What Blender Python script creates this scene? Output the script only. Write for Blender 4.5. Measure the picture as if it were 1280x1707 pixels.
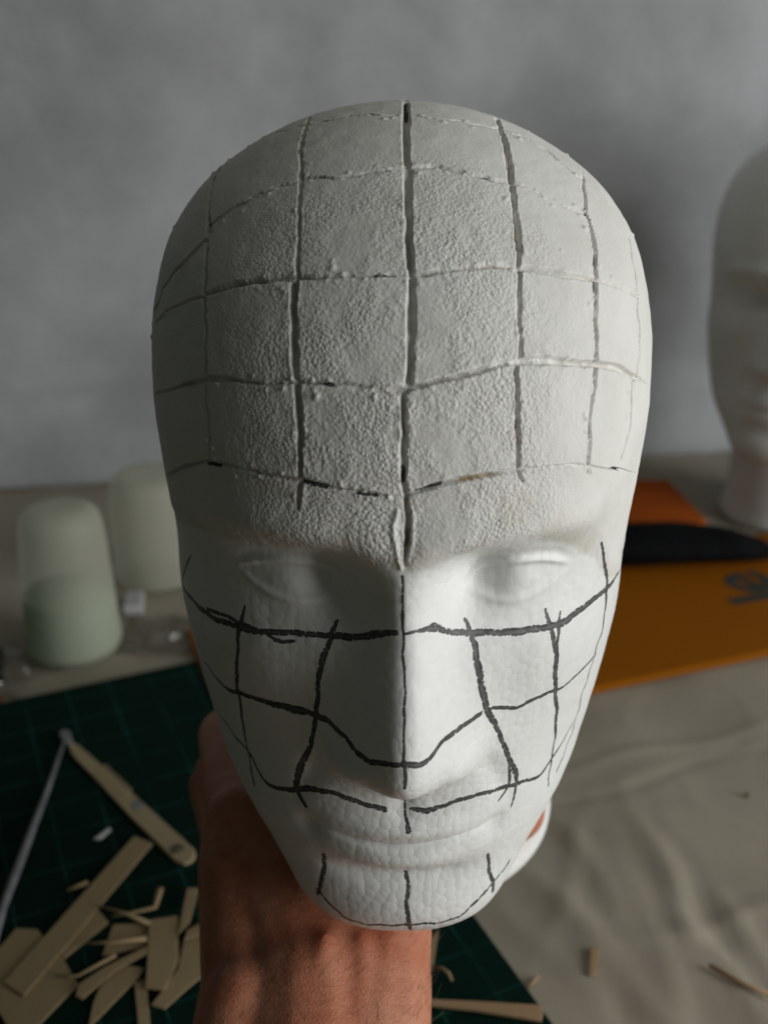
import bpy, bmesh, math, random
import numpy as np
from mathutils import Vector, Matrix, noise as mnoise

random.seed(7); np.random.seed(7)
for o in list(bpy.data.objects):
    bpy.data.objects.remove(o, do_unlink=True)
scene = bpy.context.scene
COL = scene.collection

# =====================================================================
# camera, light, exposure
# =====================================================================
FPX = 1700.0                       # focal length in photograph pixels (1280 x 1707)
PITCH = math.radians(22.0)
CAMZ = 0.35                        # metres above the table
CAM = np.array([0.0, 0.0, CAMZ])
AX_R = np.array([1.0, 0, 0])
AX_F = np.array([0, math.cos(PITCH), -math.sin(PITCH)])
AX_U = np.array([0, math.sin(PITCH), math.cos(PITCH)])

cd = bpy.data.cameras.new('camera')
cam = bpy.data.objects.new('camera', cd); COL.objects.link(cam)
cam.location = CAM
cam.rotation_euler = (math.radians(90) - PITCH, 0, 0)
cd.sensor_fit = 'VERTICAL'; cd.sensor_height = 24.0; cd.lens = 24.0 * FPX / 1707.0
cd.clip_start = 0.01; cd.clip_end = 50
cd.dof.use_dof = True; cd.dof.focus_distance = 0.265; cd.dof.aperture_fstop = 7.0
scene.camera = cam

world = bpy.data.worlds.new('World'); scene.world = world; world.use_nodes = True
bg = world.node_tree.nodes['Background']
bg.inputs['Color'].default_value = (0.86, 1.0, 0.84, 1); bg.inputs['Strength'].default_value = 0.033

def area(name, loc, target, sx, sy, power, color):
    l = bpy.data.lights.new(name, 'AREA'); l.shape = 'RECTANGLE'; l.size = sx; l.size_y = sy
    l.energy = power; l.color = color
    o = bpy.data.objects.new(name, l); COL.objects.link(o)
    o.location = loc
    o.rotation_euler = (Vector(target) - Vector(loc)).to_track_quat('-Z', 'Y').to_euler()
    return o
area('window_light', (1.44, -0.45, 0.53), (0.34, -0.62, 0.40), 1.55, 1.10, 28.8, (1.0, 0.998, 0.975))
area('added_fill_light', (0.16, 0.50, 1.10), (0.36, 0.88, 0.18), 0.25, 0.25, 0.45, (1.0, 0.93, 0.74))  # warm fill added out of view to brighten the wall and second head

vs = scene.view_settings
vs.view_transform = 'Standard'; vs.look = 'None'; vs.gamma = 1.0; vs.exposure = 0.0
vs.use_curve_mapping = False
scene.render.engine = 'CYCLES'

# =====================================================================
# pixel helpers (a pixel gives a direction; the depth comes from the table or wall)
# =====================================================================
def ray(px, py):
    return AX_F + AX_R * (px - 640.0) / FPX - AX_U * (py - 853.5) / FPX
def ground(px, py, z=0.0):
    d = ray(px, py); t = (z - CAMZ) / d[2]
    return CAM + d * t

# =====================================================================
# generic builders
# =====================================================================
def tag(o, label=None, cat=None, group=None, kind=None):
    if label: o['label'] = label
    if cat: o['category'] = cat
    if group: o['group'] = group
    if kind: o['kind'] = kind
    return o
def link(name, me, mat, parent=None, smooth=True):
    o = bpy.data.objects.new(name, me); COL.objects.link(o)
    if mat: me.materials.append(mat)
    if parent: o.parent = parent
    if smooth and len(me.polygons):
        me.polygons.foreach_set('use_smooth', [True] * len(me.polygons))
    return o
def empty(name, loc, rot=(0, 0, 0)):
    o = bpy.data.objects.new(name, None); COL.objects.link(o)
    o.location = loc; o.rotation_euler = rot; o.empty_display_size = 0.02
    return o
def grid_mesh(name, V, quads):
    me = bpy.data.meshes.new(name)
    V = np.ascontiguousarray(V, dtype=np.float32); quads = np.ascontiguousarray(quads, dtype=np.int32)
    me.vertices.add(len(V)); me.vertices.foreach_set('co', V.ravel())
    me.loops.add(quads.size); me.loops.foreach_set('vertex_index', quads.ravel())
    me.polygons.add(len(quads))
    me.polygons.foreach_set('loop_start', np.arange(0, quads.size, 4, dtype=np.int32))
    me.polygons.foreach_set('loop_total', np.full(len(quads), 4, dtype=np.int32))
    me.polygons.foreach_set('use_smooth', np.ones(len(quads), dtype=bool))
    me.update(calc_edges=True); me.validate()
    return me
def lathe(name, prof, seg=48, sx=1.0, sy=1.0, centre=None):
    """prof: list of (radius, z); centre: optional list of (x, y) per ring"""
    vs_, fs = [], []
    n = len(prof)
    for k, (r, z) in enumerate(prof):
        cx, cy = centre[k] if centre else (0, 0)
        for i in range(seg):
            a = 2 * math.pi * i / seg
            vs_.append((cx + r * sx * math.cos(a), cy + r * sy * math.sin(a), z))
    for k in range(n - 1):
        for i in range(seg):
            j = (i + 1) % seg
            fs.append((k * seg + i, k * seg + j, (k + 1) * seg + j, (k + 1) * seg + i))
    fs.append(tuple(range(seg - 1, -1, -1))); fs.append(tuple((n - 1) * seg + i for i in range(seg)))
    me = bpy.data.meshes.new(name); me.from_pydata(vs_, [], fs); me.update()
    return me
def slab(name, pts, z0, th, mat, parent=None, bevel=0.0003, tilt=None):
    """prism over a ground polygon, origin at its middle; tilt=(dx,dy) raises by slope"""
    pts = [Vector((p[0], p[1], 0)) for p in pts]
    c = sum(pts, Vector()) / len(pts)
    area2 = sum(pts[i].x * pts[(i + 1) % len(pts)].y - pts[(i + 1) % len(pts)].x * pts[i].y for i in range(len(pts)))
    if area2 < 0: pts.reverse()
    bm = bmesh.new()
    def hz(p): return 0 if not tilt else max(0, (p.x - c.x) * tilt[0] + (p.y - c.y) * tilt[1] + tilt[2])
    lo = [bm.verts.new((p.x - c.x, p.y - c.y, hz(p))) for p in pts]
    hi = [bm.verts.new((p.x - c.x, p.y - c.y, th + hz(p))) for p in pts]
    bm.faces.new(hi); bm.faces.new(list(reversed(lo)))
    n = len(pts)
    for i in range(n):
        bm.faces.new((lo[i], lo[(i + 1) % n], hi[(i + 1) % n], hi[i]))
    if bevel:
        bmesh.ops.bevel(bm, geom=[e for e in bm.edges], offset=bevel, segments=1, affect='EDGES')
    me = bpy.data.meshes.new(name); bm.to_mesh(me); bm.free()
    o = link(name, me, mat, parent, smooth=False)
    o.location = (c.x, c.y, z0)
    return o
def tube(name, pts, radii, mat, parent=None, seg=10, flat=1.0):
    """swept tube through world points"""
    P = [Vector(p) for p in pts]; vs_, fs = [], []
    for k, p in enumerate(P):
        t = (P[min(k + 1, len(P) - 1)] - P[max(k - 1, 0)]).normalized()
        s = t.cross(Vector((0, 0, 1)))
        if s.length < 1e-4: s = Vector((1, 0, 0))
        s.normalize(); u = s.cross(t).normalized()
        r = radii[k] if hasattr(radii, '__len__') else radii
        for i in range(seg):
            a = 2 * math.pi * i / seg
            vs_.append(p + s * (math.cos(a) * r) + u * (math.sin(a) * r * flat))
    for k in range(len(P) - 1):
        for i in range(seg):
            j = (i + 1) % seg
            fs.append((k * seg + i, k * seg + j, (k + 1) * seg + j, (k + 1) * seg + i))
    fs.append(tuple(range(seg - 1, -1, -1))); fs.append(tuple((len(P) - 1) * seg + i for i in range(seg)))
    c = P[0].copy()
    me = bpy.data.meshes.new(name); me.from_pydata([v - c for v in vs_], [], fs); me.update()
    o = link(name, me, mat, parent); o.location = c
    return o

# =====================================================================
# materials
# =====================================================================
class NT:
    def __init__(self, name):
        self.m = bpy.data.materials.new(name); self.m.use_nodes = True
        self.t = self.m.node_tree; self.b = self.t.nodes['Principled BSDF']
        self.out = self.t.nodes['Material Output']
        self.b.inputs['Specular IOR Level'].default_value = 0.3
        self.tc = self.n('ShaderNodeTexCoord')
    def n(self, typ, **kw):
        nd = self.t.nodes.new(typ)
        for k, v in kw.items(): setattr(nd, k, v)
        return nd
    def set(self, sock, v):
        if isinstance(v, bpy.types.NodeSocket): self.t.links.new(v, sock)
        else: sock.default_value = v
    def math(self, op, a, b=0.0, c=0.0, clamp=False):
        nd = self.n('ShaderNodeMath', operation=op, use_clamp=clamp)
        self.set(nd.inputs[0], a); self.set(nd.inputs[1], b); self.set(nd.inputs[2], c)
        return nd.outputs[0]
    def noise(self, scale, detail=3, rough=0.5, vec=None, dist=0.0):
        nd = self.n('ShaderNodeTexNoise'); nd.inputs['Scale'].default_value = scale
        nd.inputs['Detail'].default_value = detail; nd.inputs['Roughness'].default_value = rough
        nd.inputs['Distortion'].default_value = dist
        self.t.links.new(vec or self.tc.outputs['Object'], nd.inputs['Vector'])
        return nd.outputs['Fac']
    def ramp(self, f, a, b):
        nd = self.n('ShaderNodeMapRange', interpolation_type='SMOOTHSTEP')
        self.set(nd.inputs['Value'], f); nd.inputs['From Min'].default_value = a; nd.inputs['From Max'].default_value = b
        return nd.outputs['Result']
    def mix(self, f, a, b):
        nd = self.n('ShaderNodeMix', data_type='RGBA')
        self.set(nd.inputs[0], f)
        for s, v in ((nd.inputs[6], a), (nd.inputs[7], b)):
            if isinstance(v, tuple) and len(v) == 3: v = v + (1,)
            self.set(s, v)
        return nd.outputs[2]
    def bump(self, h, dist, strength=1.0):
        nd = self.n('ShaderNodeBump'); nd.inputs['Distance'].default_value = dist
        self.set(nd.inputs['Strength'], strength); self.set(nd.inputs['Height'], h)
        self.t.links.new(nd.outputs[0], self.b.inputs['Normal'])
    def attr(self, name):
        nd = self.n('ShaderNodeAttribute'); nd.attribute_name = name
        return nd.outputs['Fac']
    def base(self, v):
        if isinstance(v, tuple): v = v + (1,) if len(v) == 3 else v
        self.set(self.b.inputs['Base Color'], v); return self
    def rough(self, v): self.set(self.b.inputs['Roughness'], v); return self

def mat_foam(name, plain=False):
    M = NT(name)
    # expanded bead cells
    nz = M.n('ShaderNodeTexNoise'); nz.inputs['Scale'].default_value = 70
    M.t.links.new(M.tc.outputs['Object'], nz.inputs['Vector'])
    add = M.n('ShaderNodeVectorMath', operation='MULTIPLY_ADD')
    M.t.links.new(nz.outputs['Color'], add.inputs[0]); add.inputs[1].default_value = (0.0025,) * 3
    M.t.links.new(M.tc.outputs['Object'], add.inputs[2])
    vec = add.outputs[0]
    if not plain:
        at = M.n('ShaderNodeAttribute'); at.attribute_name = 'suv'
        ad2 = M.n('ShaderNodeVectorMath', operation='MULTIPLY_ADD'); ad2.inputs[1].default_value = (0.0016,) * 3
        M.t.links.new(nz.outputs['Color'], ad2.inputs[0]); M.t.links.new(at.outputs['Vector'], ad2.inputs[2]); vec = ad2.outputs[0]
    dim = '3D' if plain else '2D'
    vor = M.n('ShaderNodeTexVoronoi', feature='F1', voronoi_dimensions=dim)
    ved = M.n('ShaderNodeTexVoronoi', feature='DISTANCE_TO_EDGE', voronoi_dimensions=dim)
    for v_ in (vor, ved):
        v_.inputs['Scale'].default_value = 420; v_.inputs['Randomness'].default_value = 0.72
        M.t.links.new(vec, v_.inputs['Vector'])
    bead = M.ramp(ved.outputs['Distance'], 0.0, 0.17)       # 1 on the bead, 0 in the seam
    sep = M.n('ShaderNodeSeparateColor'); M.t.links.new(vor.outputs['Color'], sep.inputs[0])
    beadvar = sep.outputs[0]
    dome = M.math('SUBTRACT', 1.0, M.math('MULTIPLY', vor.outputs['Distance'], 0.9))
    d2 = M.math('DIVIDE', vor.outputs['Distance'], 0.62)
    bead_h = M.math('ADD', M.math('SUBTRACT', 1.0, M.math('MULTIPLY', d2, d2)), M.math('ADD', M.math('MULTIPLY', bead, 0.12), M.math('MULTIPLY', beadvar, 0.15)))
    foamc = M.mix(M.math('MULTIPLY', beadvar, 0.6), (0.80, 0.815, 0.81), (0.85, 0.86, 0.85))
    if plain:
        M.base(foamc); M.bump(bead_h, 0.00006); M.rough(0.5)
        return M.m
    pl = M.attr('plaster'); rg = M.attr('rough'); ink = M.attr('ink'); gr = M.attr('groove'); st = M.attr('stain')
    # plaster skin
    n1 = M.noise(1900, 3, 0.6); n2 = M.noise(760, 2, 0.5); n3 = M.noise(45, 3, 0.55)
    vp = M.n('ShaderNodeTexVoronoi', feature='SMOOTH_F1'); vp.inputs['Scale'].default_value = 1150
    vp.inputs['Smoothness'].default_value = 0.4
    M.t.links.new(add.outputs[0], vp.inputs['Vector'])
    peb = M.math('SUBTRACT', 1.0, vp.outputs['Distance'])
    ph = M.math('ADD', M.math('MULTIPLY', n1, 0.45), M.math('ADD', M.math('MULTIPLY', n2, 0.45), M.math('MULTIPLY', peb, 1.0)))
    nib = M.ramp(M.noise(620, 2, 0.5), 0.66, 0.74)
    ph = M.math('ADD', ph, M.math('MULTIPLY', nib, 0.45))
    ph = M.math('MULTIPLY', ph, M.math('ADD', M.math('MULTIPLY', rg, M.math('ADD', 0.16, M.math('MULTIPLY', M.ramp(M.noise(55, 4, 0.7), 0.36, 0.66), 1.05))), 0.10))
    plc = M.mix(M.ramp(n3, 0.3, 0.7), (0.70, 0.70, 0.675), (0.765, 0.765, 0.745))
    plc = M.mix(M.math('MULTIPLY', M.ramp(n1, 0.55, 0.75), 0.18), plc, (0.84, 0.84, 0.83))
    col = M.mix(pl, foamc, plc)
    col = M.mix(M.math('MULTIPLY', M.attr('warm'), M.ramp(M.noise(70, 5, 0.7), 0.42, 0.72)), col, (0.58, 0.53, 0.43))
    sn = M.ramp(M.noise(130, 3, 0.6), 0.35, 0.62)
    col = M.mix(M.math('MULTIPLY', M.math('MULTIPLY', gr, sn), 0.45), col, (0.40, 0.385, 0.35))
    col = M.mix(M.math('MULTIPLY', st, sn), col, (0.42, 0.29, 0.15))
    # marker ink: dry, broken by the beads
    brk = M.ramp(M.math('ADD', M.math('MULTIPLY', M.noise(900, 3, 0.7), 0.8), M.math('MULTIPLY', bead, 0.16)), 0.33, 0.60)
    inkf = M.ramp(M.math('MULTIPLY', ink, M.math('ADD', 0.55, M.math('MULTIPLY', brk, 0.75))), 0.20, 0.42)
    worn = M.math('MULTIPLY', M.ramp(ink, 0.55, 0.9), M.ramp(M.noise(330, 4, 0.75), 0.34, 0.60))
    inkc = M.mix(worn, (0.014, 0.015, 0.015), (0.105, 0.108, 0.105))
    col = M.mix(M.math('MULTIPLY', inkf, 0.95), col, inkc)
    M.base(col)
    M.rough(M.math('ADD', 0.42, M.math('MULTIPLY', pl, 0.25)))
    h = M.n('ShaderNodeMix', data_type='FLOAT'); M.set(h.inputs[0], pl)
    M.set(h.inputs[2], M.math('MULTIPLY', bead_h, M.math('ADD', 0.10, M.math('MULTIPLY', M.ramp(M.noise(30, 2, 0.5), 0.35, 0.65), 0.15)))); M.set(h.inputs[3], ph)
    M.bump(h.outputs[0], 0.00030)
    return M.m
FOAM = mat_foam('foam_and_plaster'); FOAM_PLAIN = mat_foam('plain_foam', True)

def simple(name, c1, c2, scale=40, rough=0.6, bump=0.0, bscale=None, spec=0.3, detail=4):
    M = NT(name); f = M.ramp(M.noise(scale, detail, 0.55), 0.3, 0.7)
    M.base(M.mix(f, c1, c2)).rough(rough); M.b.inputs['Specular IOR Level'].default_value = spec
    if bump: M.bump(M.noise(bscale or scale * 6, 4, 0.6), bump)
    return M.m

def mat_wall():
    M = NT('white_backdrop')
    a = M.ramp(M.noise(5.0, 6, 0.62, dist=0.15), 0.28, 0.72); b = M.noise(16, 4, 0.6)
    c = M.mix(a, (0.33, 0.347, 0.36), (0.55, 0.576, 0.607))
    c = M.mix(M.math('MULTIPLY', M.ramp(b, 0.52, 0.75), 0.25), c, (0.40, 0.405, 0.40))
    M.base(c).rough(0.85); M.bump(M.noise(220, 4, 0.6), 0.0006); return M.m
def mat_cloth():
    M = NT('drop_cloth')
    a = M.ramp(M.noise(9, 4, 0.6), 0.3, 0.7); b = M.noise(1400, 2, 0.5)
    c = M.mix(a, (0.33, 0.295, 0.235), (0.385, 0.345, 0.28))
    sp = M.ramp(M.noise(75, 2, 0.4), 0.72, 0.78)
    c = M.mix(M.math('MULTIPLY', sp, 0.5), c, (0.20, 0.17, 0.13))
    M.base(c).rough(0.9)
    w1 = M.n('ShaderNodeTexWave'); w1.inputs['Scale'].default_value = 420; w1.inputs['Distortion'].default_value = 1.0
    M.t.links.new(M.tc.outputs['Object'], w1.inputs['Vector'])
    M.bump(M.math('ADD', M.math('MULTIPLY', b, 0.6), M.math('MULTIPLY', w1.outputs['Fac'], 0.25)), 0.0003); return M.m
def mat_mat():
    M = NT('cutting_mat_green')
    sp = M.n('ShaderNodeSeparateXYZ'); M.t.links.new(M.tc.outputs['Object'], sp.inputs[0])
    def lines(axis, step, w):
        f = M.math('FRACT', M.math('DIVIDE', M.math('ADD', sp.outputs[axis], 10.0), step))
        d = M.math('ABSOLUTE', M.math('SUBTRACT', f, 0.5))
        return M.math('GREATER_THAN', d, 0.5 - w / step / 2)
    fine = M.math('MAXIMUM', lines(0, 0.0254, 0.0007), lines(1, 0.0254, 0.0007))
    wear = M.ramp(M.noise(30, 4, 0.7), 0.25, 0.75)
    a = M.noise(14, 4, 0.6)
    c = M.mix(a, (0.004, 0.016, 0.0115), (0.006, 0.022, 0.016))
    c = M.mix(M.math('MULTIPLY', fine, M.math('MULTIPLY', wear, 0.9)), c, (0.02, 0.115, 0.10))
    M.base(c).rough(0.7); M.b.inputs['Specular IOR Level'].default_value = 0.02
    M.bump(M.noise(1500, 2, 0.5), 0.0001); return M.m
def mat_skin():
    M = NT('skin')
    a = M.ramp(M.noise(55, 4, 0.65), 0.3, 0.7); b = M.noise(260, 3, 0.6)
    c = M.mix(a, (0.43, 0.150, 0.082), (0.55, 0.245, 0.15))
    c = M.mix(M.math('MULTIPLY', M.ramp(b, 0.55, 0.75), 0.3), c, (0.36, 0.115, 0.065))
    M.base(c).rough(0.48)
    M.b.inputs['Subsurface Weight'].default_value = 0.25
    M.b.inputs['Subsurface Radius'].default_value = (1.0, 0.35, 0.2); M.b.inputs['Subsurface Scale'].default_value = 0.004
    mp = M.n('ShaderNodeMapping'); mp.inputs['Scale'].default_value = (0.35, 1.0, 0.7); mp.inputs['Rotation'].default_value = (0, 0, 0.5)
    M.t.links.new(M.tc.outputs['Object'], mp.inputs['Vector'])
    wr = M.noise(420, 3, 0.6, vec=mp.outputs[0]); v = M.n('ShaderNodeTexVoronoi', feature='DISTANCE_TO_EDGE')
    v.inputs['Scale'].default_value = 900; M.t.links.new(M.tc.outputs['Object'], v.inputs['Vector'])
    M.bump(M.math('ADD', wr, M.math('MULTIPLY', v.outputs['Distance'], 0.5)), 0.00045); return M.m
def mat_card(name, c1, c2):
    M = NT(name)
    mp = M.n('ShaderNodeMapping'); mp.inputs['Scale'].default_value = (1.0, 0.08, 1.0)
    M.t.links.new(M.tc.outputs['Object'], mp.inputs['Vector'])
    g_ = M.noise(700, 3, 0.6, vec=mp.outputs[0]); a = M.noise(60, 3, 0.5)
    c = M.mix(M.math('MULTIPLY', M.math('ADD', a, g_), 0.5), c1, c2)
    M.base(c).rough(0.8); M.bump(g_, 0.00015); return M.m
def mat_orange():
    M = NT('orange_card'); a = M.noise(25, 4, 0.6)
    M.base(M.mix(a, (0.27, 0.082, 0.002), (0.31, 0.10, 0.003))).rough(0.8); M.b.inputs['Specular IOR Level'].default_value = 0.08
    M.bump(M.noise(500, 3, 0.5), 0.0001); return M.m
def mat_translucent(name, c, trans, alpha):
    M = NT(name)
    d = M.n('ShaderNodeBsdfDiffuse'); t = M.n('ShaderNodeBsdfTranslucent'); tr = M.n('ShaderNodeBsdfTransparent')
    gl = M.n('ShaderNodeBsdfGlossy'); gl.inputs['Roughness'].default_value = 0.6
    cc = M.mix(M.noise(18, 3, 0.5), tuple(v * 0.9 for v in c), c)
    M.t.links.new(cc, d.inputs['Color']); M.t.links.new(cc, t.inputs['Color'])
    def mixs(f, a, b):
        nd = M.n('ShaderNodeMixShader'); nd.inputs[0].default_value = f
        M.t.links.new(a.outputs[0], nd.inputs[1]); M.t.links.new(b.outputs[0], nd.inputs[2]); return nd
    s = mixs(trans, d, t); s = mixs(0.05, s, gl); s = mixs(alpha, s, tr)
    M.t.links.new(s.outputs[0], M.out.inputs['Surface']); return M.m
WALL, CLOTH, MAT, SKIN = mat_wall(), mat_cloth(), mat_mat(), mat_skin()
CARD = mat_card('cream_card', (0.29, 0.215, 0.115), (0.365, 0.275, 0.155))
WOOD = mat_card('pale_wood', (0.32, 0.265, 0.155), (0.40, 0.325, 0.20))
BROWN = mat_card('brown_wood', (0.32, 0.21, 0.115), (0.42, 0.29, 0.17))
ORANGE = mat_orange()
REDORANGE = simple('red_orange_card', (0.40, 0.075, 0.005), (0.45, 0.095, 0.007), 30, 0.8, spec=0.1)
BLACK = simple('black_fabric', (0.0035, 0.004, 0.0045), (0.006, 0.007, 0.008), 60, 0.85, 0.0002, 900, 0.08)
PRINT = simple('dark_print', (0.045, 0.052, 0.048), (0.06, 0.066, 0.06), 60, 0.8, spec=0.05)
METAL = simple('dull_grey_metal', (0.16, 0.165, 0.18), (0.24, 0.245, 0.26), 90, 0.45)
DARKSPOT = simple('dark_stain', (0.10, 0.085, 0.06), (0.16, 0.13, 0.09), 200, 0.8)
SCRAP = simple('white_scrap', (0.55, 0.56, 0.54), (0.66, 0.67, 0.65), 100, 0.7)
TABLE = simple('table_wood', (0.22, 0.16, 0.10), (0.30, 0.22, 0.14), 12, 0.6)

# =====================================================================
# setting: table, backdrop wall
# =====================================================================
TH = math.radians(9.0)                # the table's back edge runs slightly askew to the camera
RC, RS = math.cos(TH), math.sin(TH)
WALL_Y = 1.00
def wall_pt(s):                       # along the wall (s metres to the right of the axis)
    return np.array([s * RC, WALL_Y + s * RS, 0.0])
bm = bmesh.new()
hw, y0 = 1.3, -0.35
pts = [(-hw, y0), (hw, y0), tuple(wall_pt(1.35)[:2]), tuple(wall_pt(-1.35)[:2])]
tb = slab('table', pts, -0.045, 0.040, TABLE, bevel=0.002); tag(tb, kind='structure')

# wall: a softly uneven white sheet
nx, nz = 220, 230
S = np.linspace(-1.35, 1.35, nx); Z = np.linspace(-0.04, 1.25, nz)
SS, ZZ = np.meshgrid(S, Z, indexing='ij')
def fold(s, z):
    v = 0.006 * np.sin(3.1 * s + 1.0) * np.cos(2.6 * z + 0.4) + 0.004 * np.sin(7.3 * s + 4 * z) + 0.0025 * np.sin(15 * s - 9 * z + 1.2)
    v += 0.003 * np.sin(11 * z + 2.2 * s)
    zc = 0.099 + 0.03 * (s + 0.33)      # one long horizontal crease
    v += 0.006 * np.exp(-((z - zc) / 0.014) ** 2) * (0.12 + 0.88 / (1 + np.exp((s + 0.22) / 0.05)))
    v -= 0.004 * np.exp(-((z - 0.10) / 0.03) ** 2)
    return v
W = np.stack([SS * RC + fold(SS, ZZ) * RS, WALL_Y + SS * RS - fold(SS, ZZ) * RC, ZZ], -1).reshape(-1, 3)
I, J = np.meshgrid(np.arange(nx - 1), np.arange(nz - 1), indexing='ij'); k = (I * nz + J).ravel()
wall = link('wall', grid_mesh('wall', W, np.stack([k, k + nz, k + nz + 1, k + 1], -1)), WALL)
tag(wall, kind='structure')

# drop cloth over the table
nx, ny = 360, 300
X = np.linspace(-0.75, 0.85, nx); Yv = np.linspace(0.02, 1.14, ny)
XX, YY = np.meshgrid(X, Yv, indexing='ij')
def seg_wrinkle(p, q, h, w, fade=0.02):
    a, b = ground(*p)[:2], ground(*q)[:2]; d = b - a; L = np.linalg.norm(d); d /= L
    t = (XX - a[0]) * d[0] + (YY - a[1]) * d[1]; n = -(XX - a[0]) * d[1] + (YY - a[1]) * d[0]
    n = n + 0.003 * np.sin(t * 60 + h * 900)
    env = 1 / (1 + np.exp(-(t) / fade)) / (1 + np.exp((t - L) / fade))
    return h * env * np.exp(-(n / w) ** 2)
HZ = 0.0008 * np.sin(23 * XX + 11 * YY) * np.sin(17 * YY - 5 * XX) + 0.0007 * np.sin(61 * XX + 37 * YY + 2 * np.sin(19 * YY))
for p, q, h, w in [((920, 1350), (1290, 1238), -0.0016, 0.0016), ((900, 1295), (1290, 1205), 0.0012, 0.003),
                   ((1090, 1420), (1160, 1580), 0.0042, 0.0055), ((1150, 1560), (1260, 1680), 0.0045, 0.006),
                   ((950, 1390), (1000, 1470), 0.0035, 0.006), ((900, 1470), (1100, 1690), 0.0032, 0.007),
                   ((1180, 1540), (1290, 1515), 0.0026, 0.004), ((1200, 1500), (1290, 1640), 0.003, 0.005),
                   ((1060, 1490), (1140, 1700), 0.0028, 0.006), ((960, 1420), (940, 1480), 0.003, 0.004),
                   ((860, 1530), (960, 1640), 0.002, 0.006), ((1000, 1560), (1040, 1690), -0.003, 0.007),
                   ((1130, 1430), (1200, 1540), -0.0025, 0.005), ((40, 1130), (300, 1075), 0.0012, 0.003)]:
    HZ += seg_wrinkle(p, q, h, w)
NZr = np.array([[mnoise.noise(Vector((x * 26, y * 26, 0.3))) for y in Yv] for x in X[:]])
HZ += 0.0011 * NZr
NR = np.array([[mnoise.noise(Vector((x * 17 + y * 6, y * 15 - x * 5, 7.3))) for y in Yv] for x in X[:]])
HZ += 0.0005 * np.exp(-(NR / 0.05) ** 2) * (XX > 0.05) * np.clip((XX - 0.05) / 0.05, 0, 1)
HZ = np.maximum(HZ, -0.0028)
DW = (YY - WALL_Y) * RC - XX * RS          # signed distance to the wall
cut = -0.022
YY2 = np.where(DW > cut, YY - (DW - cut) / RC, YY)
Wc = np.stack([XX, YY2, HZ], -1).reshape(-1, 3)
I, J = np.meshgrid(np.arange(nx - 1), np.arange(ny - 1), indexing='ij'); k = (I * ny + J).ravel()
q = np.stack([k, k + ny, k + ny + 1, k + 1], -1)
keep = ~((DW[:-1, :-1] > cut + 0.004) & (DW[1:, 1:] > cut + 0.004)).ravel()
cl = link('drop_cloth', grid_mesh('drop_cloth', Wc, q[keep]), CLOTH)
tag(cl, 'creased cream drop cloth spread over the whole table', 'cloth')
md = cl.modifiers.new('thick', 'SOLIDIFY'); md.thickness = 0.001; md.offset = -1

# =====================================================================
# HEAD surface (centimetres, x right, -y face, z up)
# =====================================================================
CROWN, CHIN = 11.62, -10.95
def smooth_interp(z, zs, vs_, sig=0.35):
    g_ = np.linspace(-13.5, 13.5, 1351); v = np.interp(g_, zs, vs_)
    kk = np.exp(-0.5 * (np.arange(-150, 151) * 0.02 / sig) ** 2); kk /= kk.sum()
    v = np.convolve(np.pad(v, 150, mode='edge'), kk, mode='valid')
    return np.interp(z, g_, v)
T = np.array([  # z, half width, front, back, y of widest
    [-10.95, 1.7, -6.9, -4.6, -5.8], [-10.6, 2.75, -8.2, -3.4, -5.6], [-10.0, 3.3, -8.7, -2.0, -5.2],
    [-9.0, 3.92, -8.75, -0.2, -4.2], [-8.0, 4.85, -8.55, 1.5, -3.2], [-7.0, 5.63, -8.6, 3.4, -2.2],
    [-6.0, 6.10, -8.75, 5.2, -1.2], [-5.0, 6.41, -8.8, 6.8, -0.6], [-4.0, 6.68, -8.75, 7.8, -0.2],
    [-2.0, 7.06, -8.65, 8.8, 0.3], [0.0, 7.02, -8.6, 9.4, 0.6], [2.0, 7.19, -8.95, 9.8, 0.8],
    [4.0, 7.32, -8.95, 9.9, 0.9], [6.0, 7.27, -8.25, 9.5, 0.9], [8.0, 6.77, -6.95, 8.4, 0.8],
    [9.5, 5.70, -5.3, 6.9, 0.8], [10.5, 4.2, -3.8, 5.3, 0.8], [11.2, 2.75, -2.0, 3.4, 0.8],
    [11.62, 0.0, 0.8, 0.8, 0.8]])
GZ = np.linspace(CHIN, CROWN, 1130)
def _tab(v):
    zs = T[:, 0]; zz = np.concatenate([[zs[0] - 2], zs, [zs[-1] + 2]])
    a = v[0] - (v[1] - v[0]) / (zs[1] - zs[0]) * 2; b = v[-1] + (v[-1] - v[-2]) / (zs[-1] - zs[-2]) * 2
    return smooth_interp(GZ, zz, np.concatenate([[a], v, [b]]), 0.45)
GW2, GF2, GB2, GC = _tab(T[:, 1] ** 2), _tab((T[:, 4] - T[:, 2]) ** 2), _tab((T[:, 3] - T[:, 4]) ** 2), _tab(T[:, 4])
def implicit(x, y, z):
    zc = np.clip(z, CHIN, CROWN)
    w = np.sqrt(np.maximum(np.interp(zc, GZ, GW2), 1e-6)); yc = np.interp(zc, GZ, GC)
    d = np.where(y < yc, np.sqrt(np.maximum(np.interp(zc, GZ, GF2), 1e-6)), np.sqrt(np.maximum(np.interp(zc, GZ, GB2), 1e-6)))
    nf = np.interp(z, [-10.2, -8.5, -6, 0, 4, 11], [2.6, 2.25, 2.1, 2.2, 2.25, 2.0])
    v = (np.abs(x) / w) ** nf + (np.abs(y - yc) / d) ** nf - 1
    out = np.maximum(z - CROWN, CHIN - z)
    return np.where(out > 0, 1.0 + out, v)
OC = np.array([0.0, -1.6, 0.2])
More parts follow.
